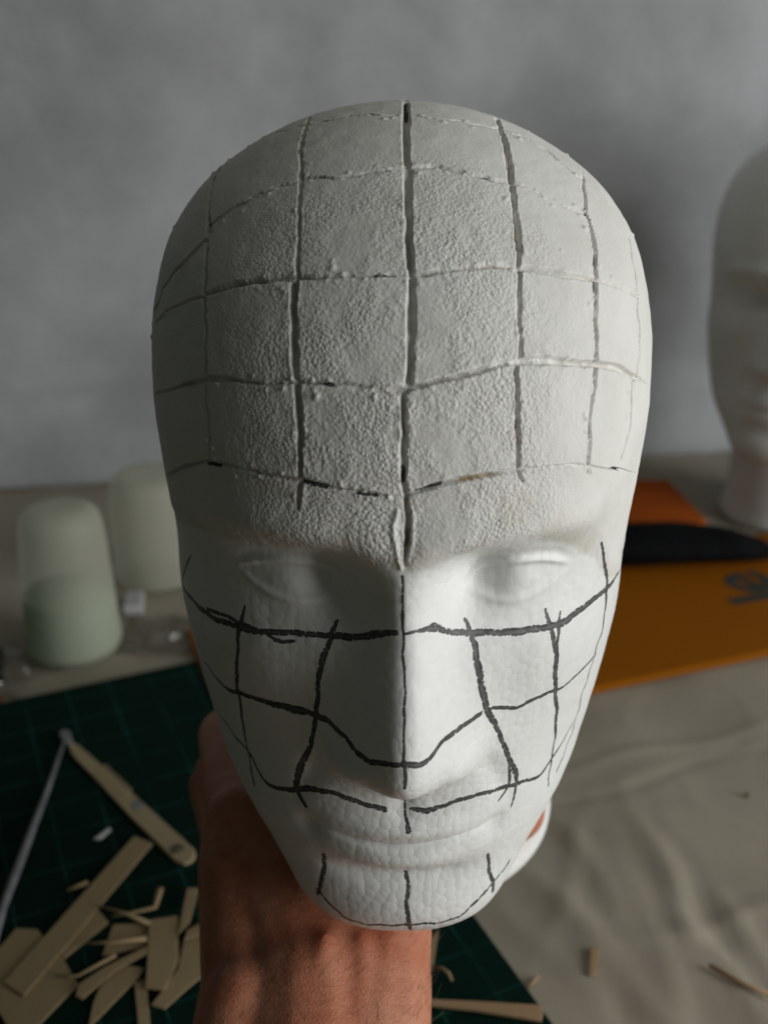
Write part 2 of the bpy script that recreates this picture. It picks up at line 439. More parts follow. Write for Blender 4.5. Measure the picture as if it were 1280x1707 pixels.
def base_surface(a, b):
    cx = np.sin(b); cy = -np.cos(b) * np.cos(a); cz = np.cos(b) * np.sin(a)
    lo = np.zeros_like(cx); hi = np.full_like(cx, 16.0)
    for _ in range(24):
        m = 0.5 * (lo + hi)
        ins = implicit(OC[0] + cx * m, OC[1] + cy * m, OC[2] + cz * m) < 0
        lo = np.where(ins, m, lo); hi = np.where(ins, hi, m)
    r = 0.5 * (lo + hi)
    return np.stack([OC[0] + cx * r, OC[1] + cy * r, OC[2] + cz * r], -1)
def gs(t, s): return np.exp(-(t / s) ** 2)
def features(x, z):
    ax = np.abs(x); D = np.zeros_like(x)
    D -= 0.85 * np.exp(-((ax - 2.9) / 1.75) ** 2 - ((z - 1.15) / 0.95) ** 2)
    D -= 0.72 * np.exp(-((ax - 1.75) / 0.75) ** 2 - ((z - 1.25) / 0.9) ** 2)
    zb = 2.55 + 0.05 * ax - 0.045 * np.maximum(ax - 2.6, 0) ** 2
    D += 0.38 * np.exp(-((z - zb) / 0.55) ** 2) * np.exp(-((ax - 2.3) / 2.4) ** 4)
    dx = (ax - 2.85) / 1.42; lens = np.clip(1 - dx ** 2, 0, 1)
    zu = 0.98 + 0.44 * lens; zl = 0.95 - 0.44 * lens
    D += 0.50 * np.exp(-((ax - 2.85) / 1.2) ** 2 - ((z - 0.95) / 0.62) ** 2)
    band = np.clip((1.06 - np.abs(dx)) / 0.35, 0, 1)
    D += 0.085 * gs(z - (zu + 0.05), 0.10) * band - 0.04 * gs(z - (zu + 0.30), 0.13) * band + 0.05 * gs(z - (zl - 0.05), 0.12) * band
    D -= 0.03 * band / (1 + np.exp(-(zu - z) / 0.05)) / (1 + np.exp(-(z - zl) / 0.05))
    zz = [-5.0, -4.55, -4.25, -3.9, -3.5, -3.1, -2.4, -1.2, 0.0, 1.0, 1.8, 2.6, 3.4]
    hh = [0.02, 0.28, 0.75, 1.42, 1.80, 1.92, 1.80, 1.36, 0.92, 0.64, 0.44, 0.16, 0.0]
    ss = [1.3, 1.35, 1.4, 1.42, 1.42, 1.38, 1.28, 1.08, 0.92, 0.85, 0.9, 1.0, 1.2]
    h = smooth_interp(z, zz, hh, 0.13); s = smooth_interp(z, zz, ss, 0.3)
    D += h * np.exp(-(ax / s) ** 2.05)
    D += 0.42 * np.exp(-((ax - 1.5) / 0.55) ** 2 - ((z + 3.55) / 0.62) ** 2)
    D += 0.35 * np.exp(-(ax / 2.3) ** 4 - ((z + 1.6) / 2.0) ** 2)
    D += 0.28 * np.exp(-((ax - 4.1) / 1.6) ** 2 - ((z + 1.3) / 1.3) ** 2)
    D -= 0.22 * np.exp(-((ax - 4.4) / 1.2) ** 2 - ((z + 5.0) / 1.5) ** 2)
    nl = 2.0 + 0.42 * (-3.6 - z); D -= 0.12 * gs(ax - nl, 0.35) * np.exp(-((z + 4.6) / 1.1) ** 2)
    D += 0.30 * np.exp(-(ax / 2.5) ** 4 - ((z + 6.4) / 1.4) ** 2)
    D += 0.20 * np.exp(-(ax / 2.0) ** 2 - ((z + 5.98) / 0.34) ** 2)
    D += 0.31 * np.exp(-(ax / 1.7) ** 2 - ((z + 7.05) / 0.45) ** 2)
    zm = -6.48 - 0.05 * np.cos(x * 1.5) + 0.02 * ax
    D -= 0.15 * gs(z - zm, 0.10) * np.exp(-(ax / 2.35) ** 6)
    D -= 0.10 * np.exp(-(ax / 0.3) ** 2 - ((z + 5.05) / 0.5) ** 2)
    D -= 0.14 * np.exp(-((ax - 2.55) / 0.35) ** 2 - ((z + 6.5) / 0.4) ** 2)
    D -= 0.24 * np.exp(-(ax / 2.0) ** 4 - ((z + 7.95) / 0.34) ** 2)
    D += 0.22 * np.exp(-(ax / 1.7) ** 2 - ((z + 9.2) / 0.8) ** 2)
    return D
def add_features(P):
    m = 1 / (1 + np.exp((P[..., 1] + 4.2) / 0.55))
    Q = P.copy(); Q[..., 1] -= features(P[..., 0], P[..., 2]) * m
    return Q
ELEV = math.radians(25.0); HC = np.array([0.50, 0.70, 33.0])      # head origin in camera axes (cm)
CE, SE = math.cos(ELEV), math.sin(ELEV)
def head_to_px(P):
    r = P[..., 0] + HC[0]; u = P[..., 2] * CE + P[..., 1] * SE + HC[1]; f = P[..., 1] * CE - P[..., 2] * SE + HC[2]
    return 640 + FPX * r / f, 853.5 - FPX * u / f, f
TILT = ELEV - PITCH
HEAD_O = CAM + (AX_R * HC[0] + AX_U * HC[1] + AX_F * HC[2]) * 0.01    # head origin in the world
Rx = np.array([[1, 0, 0], [0, math.cos(TILT), -math.sin(TILT)], [0, math.sin(TILT), math.cos(TILT)]])
BASE = np.array([0.0, 2.4, -14.65])
def head_world(p): return HEAD_O + Rx @ (np.asarray(p, float) * 0.01)

# ---- dense grid: fine over face and crown, coarse behind
def spaced(pairs):
    out = []
    for a, b, step in pairs: out.append(np.arange(a, b, step))
    return np.radians(np.concatenate(out))
aa = np.concatenate([spaced([(-112, -78, 0.45), (-78, 112, 0.225), (112, 248, 2.5)]), [math.radians(248.0)]])
aa = aa[:-1]
bb = spaced([(-88.5, -70, 0.6), (-70, 70, 0.235), (70, 88.6, 0.6)])
NA, NB = len(aa), len(bb)
A, B = np.meshgrid(aa, bb, indexing='ij')
P0 = add_features(base_surface(A, B))
def grid_normals(P):
    da = np.roll(P, -1, 0) - np.roll(P, 1, 0); db = np.empty_like(P)
    db[:, 1:-1] = P[:, 2:] - P[:, :-2]; db[:, 0] = P[:, 1] - P[:, 0]; db[:, -1] = P[:, -1] - P[:, -2]
    n = np.cross(db, da); n /= np.linalg.norm(n, axis=-1, keepdims=True) + 1e-12
    return n
N0 = grid_normals(P0)
if ((N0 * (P0 - OC)).sum(-1)).mean() < 0: N0 = -N0
U0, V0, F0 = head_to_px(P0)
CAMH = np.array([-HC[0], -HC[1] * SE * 0 , 0.0])
# camera position in head axes
_cu, _cf = -HC[1], -HC[2]
CAMH = np.array([-HC[0], _cu * SE + _cf * CE, _cu * CE - _cf * SE])
facing = ((CAMH - P0) * N0).sum(-1) > 0.0

# ---- pixel polylines -> points on the surface (Gauss-Newton on the grid)
sub = 6
gi, gj = np.meshgrid(np.arange(2, NA - 2, sub), np.arange(2, NB - 2, sub), indexing='ij')
gi, gj = gi.ravel(), gj.ravel(); fm = facing[gi, gj]; gi, gj = gi[fm], gj[fm]
gu, gv = U0[gi, gj], V0[gi, gj]
def bil(Aa, i, j):
    i0 = np.clip(np.floor(i).astype(int), 0, NA - 2); j0 = np.clip(np.floor(j).astype(int), 0, NB - 2)
    fi, fj = i - i0, j - j0
    if Aa.ndim == 3: fi, fj = fi[:, None], fj[:, None]
    a, b, c, d = Aa[i0, j0], Aa[i0 + 1, j0], Aa[i0, j0 + 1], Aa[i0 + 1, j0 + 1]
    return a * (1 - fi) * (1 - fj) + b * fi * (1 - fj) + c * (1 - fi) * fj + d * fi * fj
def locate(px):
    px = np.asarray(px, float); i = np.empty(len(px)); j = np.empty(len(px))
    for s in range(0, len(px), 500):
        q_ = px[s:s + 500]
        d = (gu[None] - q_[:, :1]) ** 2 + (gv[None] - q_[:, 1:]) ** 2
        m = d.argmin(1); i[s:s + 500] = gi[m]; j[s:s + 500] = gj[m]
    i0, j0 = i.copy(), j.copy()
    for _ in range(8):
        u, v = bil(U0, i, j), bil(V0, i, j)
        ui = bil(U0, np.minimum(i + 1, NA - 1.01), j) - u; uj = bil(U0, i, np.minimum(j + 1, NB - 1.01)) - u
        vi = bil(V0, np.minimum(i + 1, NA - 1.01), j) - v; vj = bil(V0, i, np.minimum(j + 1, NB - 1.01)) - v
        det = ui * vj - uj * vi; det = np.where(np.abs(det) < 1e-3, 1e-3, det)
        eu, ev = px[:, 0] - u, px[:, 1] - v
        di = np.clip((eu * vj - ev * uj) / det, -4, 4); dj = np.clip((ev * ui - eu * vi) / det, -4, 4)
        i = np.clip(i + di, i0 - 9, i0 + 9); j = np.clip(j + dj, j0 - 9, j0 + 9)
        i = np.clip(i, 1, NA - 2); j = np.clip(j, 1, NB - 2)
    err = np.hypot(bil(U0, i, j) - px[:, 0], bil(V0, i, j) - px[:, 1])
    return i, j, err
def densify(pts, step=1.5, wob=0.0, seed=0):
    pts = np.asarray(pts, float)
    # Catmull-Rom through the points
    P_ = np.vstack([2 * pts[0] - pts[1], pts, 2 * pts[-1] - pts[-2]]); out = []
    for k_ in range(1, len(P_) - 2):
        p0, p1, p2, p3 = P_[k_ - 1:k_ + 3]
        n = max(2, int(np.hypot(*(p2[:2] - p1[:2])) / step)); t = np.linspace(0, 1, n, endpoint=False)[:, None]
        out.append(0.5 * (2 * p1 + (p2 - p0) * t + (2 * p0 - 5 * p1 + 4 * p2 - p3) * t ** 2 + (3 * p1 - p0 - 3 * p2 + p3) * t ** 3))
    out.append(pts[-1:]); out = np.vstack(out)
    if wob:
        s = np.arange(len(out)) * step
        rs = np.random.RandomState(seed); ph = rs.uniform(0, 6.28, 6)
        wx = sum(np.sin(s / l + ph[k_]) for k_, l in enumerate((7, 13, 23))) * wob * 0.5
        wy = sum(np.sin(s / l + ph[k_ + 3]) for k_, l in enumerate((6, 14, 25))) * wob * 0.5
        out[:, 0] += wx; out[:, 1] += wy
    return out
def paint(field_t, i, j, hw, win, extra=None):
    """field_t: running minimum of distance / half width"""
    Pc = bil(P0, i, j)
    for k_ in range(len(i)):
        a, b = int(round(i[k_])), int(round(j[k_]))
        s = (slice(max(a - win, 0), min(a + win + 1, NA)), slice(max(b - win, 0), min(b + win + 1, NB)))
        d = np.sqrt(((P0[s] - Pc[k_]) ** 2).sum(-1)) / hw[k_]
        sel = d < field_t[s]
        field_t[s][sel] = d[sel]
        if extra is not None:
            for arr, val in extra: arr[s][sel] = val[k_]

# ---------------- scored grid in the plaster: x, y, width(px)
VL = [
 [(385,262,8),(362,290,10),(352,330,9),(350,380,9),(346,430,8),(344,490,7),(346,560,7),(346,640,7),(350,700,6),(352,770,6)],
 [(517,197,6),(505,240,6),(502,300,6),(500,370,6),(498,420,6),(496,463,8),(493,470,13),(491,540,13),(494,620,14),(498,660,14),(501,720,12),(501,800,9),(498,850,6)],
 [(677,168,9),(676,210,11),(678,270,13),(680,340,13),(682,420,12),(686,490,14),(684,560,14),(681,638,13),(673,660,10),(673,720,11),(672,790,11),(677,830,11),(679,880,11),(674,945,5)],
 [(822,190,8),(835,225,10),(848,280,11),(855,340,10),(861,400,11),(864,450,9),(863,520,7),(866,590,8),(859,620,7),(860,680,9),(862,740,9),(862,785,8),(869,802,6)],
 [(968,290,6),(972,340,7),(978,365,5),(986,400,9),(990,450,10),(990,520,9),(990,600,10),(988,640,8),(980,700,7),(978,760,10),(976,788,6)],
 [(1045,395,5),(1056,470,6),(1062,560,7),(1058,620,7),(1050,640,9),(1048,700,7),(1031,765,6)]]
HL = [
 [(275,795,5),(310,778,6),(355,769,5),(400,779,5),(450,792,5),(500,800,7),(540,808,5),(600,820,3),(660,827,4),(690,820,7),(730,806,7),(790,795,8),(850,783,6),(900,779,4),(960,776,3),(1000,779,3),(1030,782,4),(1056,788,4)],
 [(265,655,4),(300,645,5),(350,632,9),(400,636,6),(450,640,4),(495,638,5),(545,641,5),(600,645,7),(660,651,10),(690,645,8),(740,633,8),(800,617,9),(850,605,11),(900,601,13),(950,604,12),(992,608,11),(1030,616,10),(1060,630,7),(1076,640,4)],
 [(264,535,5),(290,515,5),(340,495,5),(350,490,6),(390,478,9),(430,470,9),(500,466,8),(560,463,3),(620,462,5),(680,461,5),(700,459,7),(760,450,7),(820,446,7),(862,447,9),(900,452,11),(950,462,9),(990,468,7),(1030,480,5),(1060,495,4)],
 [(258,525,7),(286,465,8),(317,432,9),(350,395,9),(357,375,6),(400,345,6),(450,320,5),(500,303,5),(520,300,6),(560,300,3),(620,290,3),(660,284,6),(680,283,6),(720,281,7),(760,287,8),(800,297,8),(845,306,7),(870,312,5),(900,325,4),(940,345,4),(970,360,4)],
 [(395,258,3),(450,228,3),(517,210,3),(600,196,3),(676,196,3),(740,203,4),(795,211,4),(840,220,4),(900,248,4),(945,285,4),(968,300,4)]]
gt = np.full((NA, NB), 9.0); gd = np.zeros((NA, NB)); gstain = np.zeros((NA, NB)); ink = np.zeros((NA, NB))
crumb = np.zeros((NA, NB))
colb, rowa = [], []
rs = np.random.RandomState(3)
def along(n, seed, lo, hi, l1=40, l2=15):
    r_ = np.random.RandomState(seed); p1, p2, p3 = r_.uniform(0, 6.28, 3); s = np.arange(n) * 1.5
    v = 0.5 + 0.28 * np.sin(s / l1 + p1) + 0.16 * np.sin(s / l2 + p2) + 0.1 * np.sin(s / 5.5 + p3)
    return lo + (hi - lo) * np.clip(v, 0, 1)
samples = []
for li, (L, vert) in enumerate([(l, 1) for l in VL] + [(l, 0) for l in HL]):
    D = densify(L, 1.5, 1.0 if vert else 1.3, li + 1)
    i, j, e = locate(D[:, :2]); ok = e < 3
    if vert: colb.append((i[ok], j[ok]))
    else: rowa.append((i[ok], j[ok]))
    i, j, w = i[ok], j[ok], D[ok, 2]
    f = bil(F0, i, j); hwc = np.maximum(w * (0.84 if vert else 1.0) * f / FPX * 0.5, 0.032) * along(len(i), li + 60, 0.8, 1.2, 18, 7)
    dep = np.clip(w / 10.0, 0.5, 1.2) * (0.17 if vert else 0.19) * along(len(i), li + 20, 0.45, 1.15)
    stn = np.clip(along(len(i), li + 40, -0.5, 0.7, 55, 21), 0, 1)
    paint(gt, i, j, hwc, 9, [(gd, dep), (gstain, stn)])
    samples.append((i, j, hwc))
# brown card showing in a few cuts
def stroke(L, wob=0.6, seed=0, step=1.2):
    D = densify([p if len(p) == 3 else p + (4,) for p in L], step, wob, seed); i, j, e = locate(D[:, :2]); ok = e < 3
    i, j, w = i[ok], j[ok], D[ok, 2]
    return i, j, np.maximum(w * bil(F0, i, j) / FPX * 0.5, 0.022)
stain_t = np.full((NA, NB), 9.0)
for L in ([(675,835,9),(679,880,8),(677,910,6)], [(770,449,5),(850,445,5)], [(858,380,6),(863,440,6)], [(760,803,7),(840,787,5)], [(480,798,6),(505,800,6),(502,845,4)], [(861,690,5),(862,740,5)]):
    i, j, h_ = stroke(L); paint(stain_t, i, j, h_, 8)
# crumbs of plaster along the cuts
for (i, j, h_) in samples:
    for k_ in range(0, len(i)):
        if rs.rand() < 0.045:
            a, b = int(i[k_] + rs.normal(0, 4)), int(j[k_] + rs.normal(0, 4)); r_ = rs.uniform(0.03, 0.075); hgt = r_ * rs.uniform(0.4, 1.1)
            s = (slice(max(a - 6, 0), a + 7), slice(max(b - 6, 0), b + 7))
            if crumb[s].size == 0 or not (6 < a < NA - 8 and 6 < b < NB - 8): continue
            d = np.sqrt(((P0[s] - P0[a, b]) ** 2).sum(-1)); crumb[s] = np.maximum(crumb[s], hgt * np.exp(-(d / r_) ** 2 * 1.3))
for (x_, y_, r_) in [(788,214,5),(945,258,6),(970,292,6),(1052,392,6),(557,447,8),(570,459,7),(556,436,5),(493,632,9),(727,283,6),(745,287,7),(775,293,6),(676,276,8),(356,283,7),(383,265,6),(668,652,7),(790,315,4),(935,420,5),(263,652,6),(1074,640,6),(1062,470,5),(256,545,6),(300,362,5),(420,243,5),(880,222,5),(1010,340,5)]:
    i, j, e = locate([(x_, y_)]); a, b = int(i[0]), int(j[0]); rr = r_ * F0[a, b] / FPX * 0.55
    s = (slice(max(a - 10, 0), a + 11), slice(max(b - 10, 0), b + 11))
    d = np.sqrt(((P0[s] - P0[a, b]) ** 2).sum(-1)); crumb[s] = np.maximum(crumb[s], rr * 0.75 * np.exp(-(d / rr) ** 2))

# ---------------- marker lines, plus dark strokes in a few cuts
MK = [
 [(318,925,4),(306,960,5),(311,988,6),(330,1010,8),(360,1032,9),(400,1045,10),(450,1054,9),(500,1056,8),(560,1060,9),(610,1061,9),(660,1055,7)],
 [(600,1062,6),(640,1052,6),(660,1054,5)], [(345,1016,5),(380,1028,6),(420,1046,6),(440,1054,5)], [(440,1055,5),(465,1070,6),(492,1068,4)],
 [(676,1056,4),(700,1052,5),(720,1048,9),(760,1053,9),(830,1055,10),(880,1050,10),(930,1040,10),(970,1015,10),(1005,985,8),(1022,967,6),(1036,945,5)],
 [(712,1046,4),(722,1040,4),(735,1044,3)],
 [(341,1105,3),(360,1128,4),(380,1148,6),(420,1162,9),(470,1178,9),(520,1190,10),(545,1200,9),(570,1225,8),(600,1258,8),(625,1272,9),(675,1274,8),(710,1270,9),(735,1240,7),(765,1215,8),(800,1190,7)],
 [(455,1172,12),(485,1181,14),(512,1187,9)],
 [(820,1181,5),(860,1179,6),(900,1160,6),(940,1143,5),(975,1112,4),(993,1090,4)],
 [(368,1192,3),(395,1230,4),(420,1262,5),(434,1290,5),(450,1308,7),(480,1318,8),(510,1314,9),(550,1320,8),(600,1338,8),(640,1350,9)],
 [(684,1350,4),(710,1352,9),(735,1344,6),(760,1335,6),(820,1318,6),(870,1305,6),(900,1290,5),(925,1255,4),(955,1205,3)],
 [(408,1010,4),(400,1045,8),(396,1090,7),(394,1130,7),(400,1170,6),(408,1220,5),(416,1270,4),(424,1310,4)],
 [(562,1036,5),(552,1060,8),(540,1090,9),(532,1130,8),(528,1180,8),(520,1230,8),(505,1270,9),(495,1305,11),(498,1325,8),(508,1342,8)],
 [(671,960,2.5),(670,985,3),(671,1010,2),(670,1030,5),(672,1060,3),(673,1100,4),(674,1140,2.5),(674,1180,4),(673,1230,3),(674,1280,5),(674,1330,4),(678,1365,4),(680,1385,8)],
 [(775,1032,5),(790,1075,10),(800,1130,11),(812,1180,11),(825,1210,8),(845,1255,8),(858,1285,8),(860,1310,6),(851,1346,3)], [(848,1262,5),(850,1290,5),(846,1310,5),(832,1336,3)],
 [(908,1016,4),(917,1045,7),(926,1090,9),(926,1150,8),(926,1210,6),(921,1250,4),(914,1310,3)], [(932,1020,3),(931,1045,6),(928,1090,7)],
 [(1000,905,4),(1005,935,7),(1011,970,9),(1010,1010,8),(1001,1055,5),(986,1105,4),(966,1175,3),(946,1240,3),(928,1285,3)],
 [(540,1425,6),(539,1450,7),(534,1475,7),(528,1490,5)], [(677,1452,5),(681,1480,6),(677,1510,6),(681,1538,6),(686,1552,5)], [(811,1424,5),(815,1450,6),(822,1470,6),(822,1488,5)],
 [(528,1482,3),(562,1520,4),(602,1538,4),(640,1543,5),(690,1541,5),(730,1539,4),(768,1524,4),(802,1494,4),(832,1460,3),(850,1434,3)],
 # near-black strokes along the bottom of a few cuts
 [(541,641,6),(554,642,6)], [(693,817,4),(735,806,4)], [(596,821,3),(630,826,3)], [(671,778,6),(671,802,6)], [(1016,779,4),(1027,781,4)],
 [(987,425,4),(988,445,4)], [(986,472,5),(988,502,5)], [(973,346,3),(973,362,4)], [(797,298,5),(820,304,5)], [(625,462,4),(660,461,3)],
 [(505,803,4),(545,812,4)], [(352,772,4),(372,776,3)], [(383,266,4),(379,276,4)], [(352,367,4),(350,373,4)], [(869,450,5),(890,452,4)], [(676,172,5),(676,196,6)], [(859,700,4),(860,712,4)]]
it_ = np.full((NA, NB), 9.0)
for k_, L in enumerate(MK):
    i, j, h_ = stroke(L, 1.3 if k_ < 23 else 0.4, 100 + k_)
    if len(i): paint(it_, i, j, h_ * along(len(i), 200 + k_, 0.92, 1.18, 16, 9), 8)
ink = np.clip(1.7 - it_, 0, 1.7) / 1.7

# ---------------- plaster cover: everything above a ragged edge over the brows
edge = np.array([(240,905),(285,868),(330,882),(400,905),(470,908),(520,915),(580,925),(630,945),(672,952),(720,945),(770,925),(820,900),(880,890),(940,905),(990,930),(1030,950),(1090,960)], float)
ragg = np.array([mnoise.noise(Vector((u * 0.021, 3.1, 0))) * 10 + mnoise.noise(Vector((u * 0.09, 1.1, 0))) * 5 for u in np.linspace(200, 1120, 460)])
ei, ej, ee = locate(edge); okk = ee < 4
edge_a = np.interp(np.arange(NB), ej[okk], ei[okk])
edge_a += np.interp(np.arange(NB), np.linspace(0, NB, 460), ragg) * 0.9
II = np.arange(NA)[:, None] * np.ones((1, NB))
back_lim = np.searchsorted(aa, math.radians(200))
plaster = np.clip((II - edge_a[None]) / 10.0 + 0.5, 0, 1) * (II < back_lim)
plaster = plaster * plaster * (3 - 2 * plaster)
full = np.clip((II - edge_a[None] - 4) / 34.0, 0, 1)
# roughness of the coat: pebbled on the front panels, rubbed smooth on the lit temple
rough = np.exp(-np.clip((P0[..., 0] + 0.9) / 4.3, None, 9) ** 4) * np.clip((P0[..., 1] + 3.2) / -2.5, 0, 1)
rough = 0.16 + 0.84 * rough
rough *= np.where(P0[..., 0] > 3.4, 0.45, 1.0) * 0.5 + 0.5
rough *= 0.75 + 0.5 * np.exp(-((P0[..., 2] - 4.0) / 3.0) ** 2)

# ---------------- displacement along the normal (cm)
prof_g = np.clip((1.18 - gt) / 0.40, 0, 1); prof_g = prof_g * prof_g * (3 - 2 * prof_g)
low = np.zeros((NA, NB))
ns_i = np.arange(0, NA, 3); ns_j = np.arange(0, NB, 3)
Pn = P0[np.ix_(ns_i, ns_j)]
nl = np.array([[mnoise.noise(Vector(p * 1.9)) + 0.6 * mnoise.noise(Vector(p * 5.0)) for p in row] for row in Pn])
# bilinear upsample
xi = np.interp(np.arange(NA), ns_i, np.arange(len(ns_i))); xj = np.interp(np.arange(NB), ns_j, np.arange(len(ns_j)))
i0 = np.minimum(xi.astype(int), len(ns_i) - 2); j0 = np.minimum(xj.astype(int), len(ns_j) - 2)
fi = (xi - i0)[:, None]; fj = (xj - j0)[None]
low = (nl[np.ix_(i0, j0)] * (1 - fi) * (1 - fj) + nl[np.ix_(i0 + 1, j0)] * fi * (1 - fj) + nl[np.ix_(i0, j0 + 1)] * (1 - fi) * fj + nl[np.ix_(i0 + 1, j0 + 1)] * fi * fj)
burr = np.exp(-((gt - 1.45) / 0.32) ** 2) * (gt < 8) * np.clip(low * 1.6 + 0.25, 0, 1) * 0.022
fold_l = np.zeros((NA, NB))
# raised lip left of the notch between the brows
for L, hgt in (([(662,850,7),(656,890,9),(662,925,7),(668,948,5)], 0.055), ([(688,850,5),(688,900,6),(680,935,5)], 0.03), ([(508,806,5),(506,840,6),(498,852,4)], 0.03)):
    t_ = np.full((NA, NB), 9.0); i, j, h_ = stroke(L, 0.8, 9); paint(t_, i, j, h_, 10); fold_l += hgt * np.exp(-(t_ / 1.1) ** 2)
disp = (0.012 * low + 0.05 * full * plaster) + plaster * (burr * 1.0 - gd * prof_g * np.where(gt < 8, 1, 0)) + crumb * plaster + fold_l
disp += -0.006 * np.clip(1.2 - it_, 0, 1) * (1 - plaster)
P1 = P0 + N0 * disp[..., None]

# ---------------- cells
def curve_at(pairs_i, pairs_j, n, mono=True):
    o_ = np.argsort(pairs_i); return np.interp(np.arange(n), pairs_i[o_], pairs_j[o_])
cols = np.zeros((NA, NB), int); rows = np.zeros((NA, NB), int)
JJ = np.ones((NA, 1)) * np.arange(NB)[None]
for (i, j) in colb: cols += (JJ > curve_at(i, j, NA)[:, None])
for (i, j) in rowa: rows += (II > curve_at(j, i, NB)[None])
cap_top = np.searchsorted(aa, math.radians(128))
cell = np.where((rows > 0) & (II < cap_top), (rows - 1) * 10 + cols, -1)

head = empty('foam_head', HEAD_O + Rx @ (BASE * 0.01), (TILT, 0, 0))
tag(head, 'white foam mannequin head scored and pen-marked with a grid, held up in front', 'foam head', 'white foam mannequin heads')
Vall = ((P1 - BASE) * 0.01).reshape(-1, 3)
I, J = np.meshgrid(np.arange(NA), np.arange(NB - 1), indexing='ij')
I2 = (I + 1) % NA
Q = np.stack([I * NB + J, I * NB + J + 1, I2 * NB + J + 1, I2 * NB + J], -1).reshape(-1, 4)
# orientation
p_ = Vall[Q[NA * NB // 5]]; nn = np.cross(p_[1] - p_[0], p_[2] - p_[0])
ctr = (OC - BASE) * 0.01
if np.dot(nn, p_[0] - ctr) < 0: Q = Q[:, ::-1]
fcell = cell[I, J].reshape(-1)
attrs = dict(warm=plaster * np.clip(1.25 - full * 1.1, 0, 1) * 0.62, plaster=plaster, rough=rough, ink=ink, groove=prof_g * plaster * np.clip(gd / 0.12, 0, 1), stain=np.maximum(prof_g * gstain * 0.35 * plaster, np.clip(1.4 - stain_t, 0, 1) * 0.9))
SUV = np.stack([P0[..., 0] * 0.01 + 1.0, P0[..., 2] * 0.01 + 1.0, np.zeros((NA, NB))], -1).reshape(-1, 3)   # bead pattern coordinates
def submesh(name, sel):
    q_ = Q[sel]; used = np.unique(q_); remap = np.zeros(NA * NB, np.int32); remap[used] = np.arange(len(used))
    me = grid_mesh(name, Vall[used], remap[q_])
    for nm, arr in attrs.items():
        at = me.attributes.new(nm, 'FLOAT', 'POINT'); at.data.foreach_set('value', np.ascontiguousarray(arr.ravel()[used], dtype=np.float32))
    at = me.attributes.new('suv', 'FLOAT_VECTOR', 'POINT'); at.data.foreach_set('vector', np.ascontiguousarray(SUV[used], dtype=np.float32).ravel())
    return me
# end caps of the grid at the two ears
ear_l = [i * NB for i in range(NA)]; ear_r = [i * NB + NB - 1 for i in range(NA)]
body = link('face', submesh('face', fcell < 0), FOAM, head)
body['label'] = 'white foam face with thick black pen lines and plaster smears at brows'
ids, cnt = np.unique(fcell[fcell >= 0], return_counts=True)
for c_ in ids:
    sel = fcell == c_
    if sel.sum() < 30: continue
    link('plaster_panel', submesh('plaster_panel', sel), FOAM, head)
# neck and round base
prof_n = [(4.3, -3.5), (4.7, -6.0), (4.7, -9.0), (4.5, -11.0), (4.5, -12.2), (4.75, -12.9), (5.3, -13.45), (5.75, -13.75), (6.05, -13.95), (6.15, -14.15), (6.12, -14.45), (5.95, -14.65)]
cen = [(0, 3.2 if z > -6 else 2.4 + max(0, (z + 11) / 6.0)) for r, z in prof_n]
pm = [(r * 0.01, (z - BASE[2]) * 0.01) for r, z in prof_n]
cm = [(x * 0.01, (y - BASE[1]) * 0.01) for x, y in cen]
NECK = lathe('neck', pm[::-1], 72, centre=cm[::-1])
link('neck', NECK, FOAM_PLAIN, head)

# ---------------- second foam head, plain, by the wall
a2 = np.radians(np.linspace(0, 360, 241)[:-1]); b2 = np.radians(np.linspace(-88, 88, 141))
A2, B2 = np.meshgrid(a2, b2, indexing='ij'); Pb = add_features(base_surface(A2, B2))
V2 = ((Pb - BASE) * 0.01).reshape(-1, 3) + np.array([0, 0, 0.030]); n2a, n2b = A2.shape
I, J = np.meshgrid(np.arange(n2a), np.arange(n2b - 1), indexing='ij'); I2 = (I + 1) % n2a
Q2 = np.stack([I * n2b + J, I * n2b + J + 1, I2 * n2b + J + 1, I2 * n2b + J], -1).reshape(-1, 4)
p_ = V2[Q2[n2a * n2b // 5]]
if np.dot(np.cross(p_[1] - p_[0], p_[2] - p_[0]), p_[0] - ctr - np.array([0, 0, 0.03])) < 0: Q2 = Q2[:, ::-1]
g2 = ground(1306, 858)
head2 = empty('foam_head', (g2[0], g2[1], 0.0015), (0, 0, math.radians(-30)))
head2.scale = (1.13,) * 3
tag(head2, 'plain white foam mannequin head standing by the wall, cut by the picture edge', 'foam head', 'white foam mannequin heads')
link('face', grid_mesh('plain_face', V2, Q2), FOAM_PLAIN, head2)
prof_2 = [(4.3, 14.0), (4.5, 11.5), (4.6, 8.0), (4.65, 4.2), (4.75, 1.6), (4.95, 0.6), (5.05, 0.2), (4.95, 0.0)]
link('neck', lathe('plain_neck', [(r * .01, z * .01) for r, z in prof_2][::-1], 64, centre=[(0, 0.008)] * 3 + [(0, 0.004)] * 2 + [(0, 0)] * 3 if False else None), FOAM_PLAIN, head2)

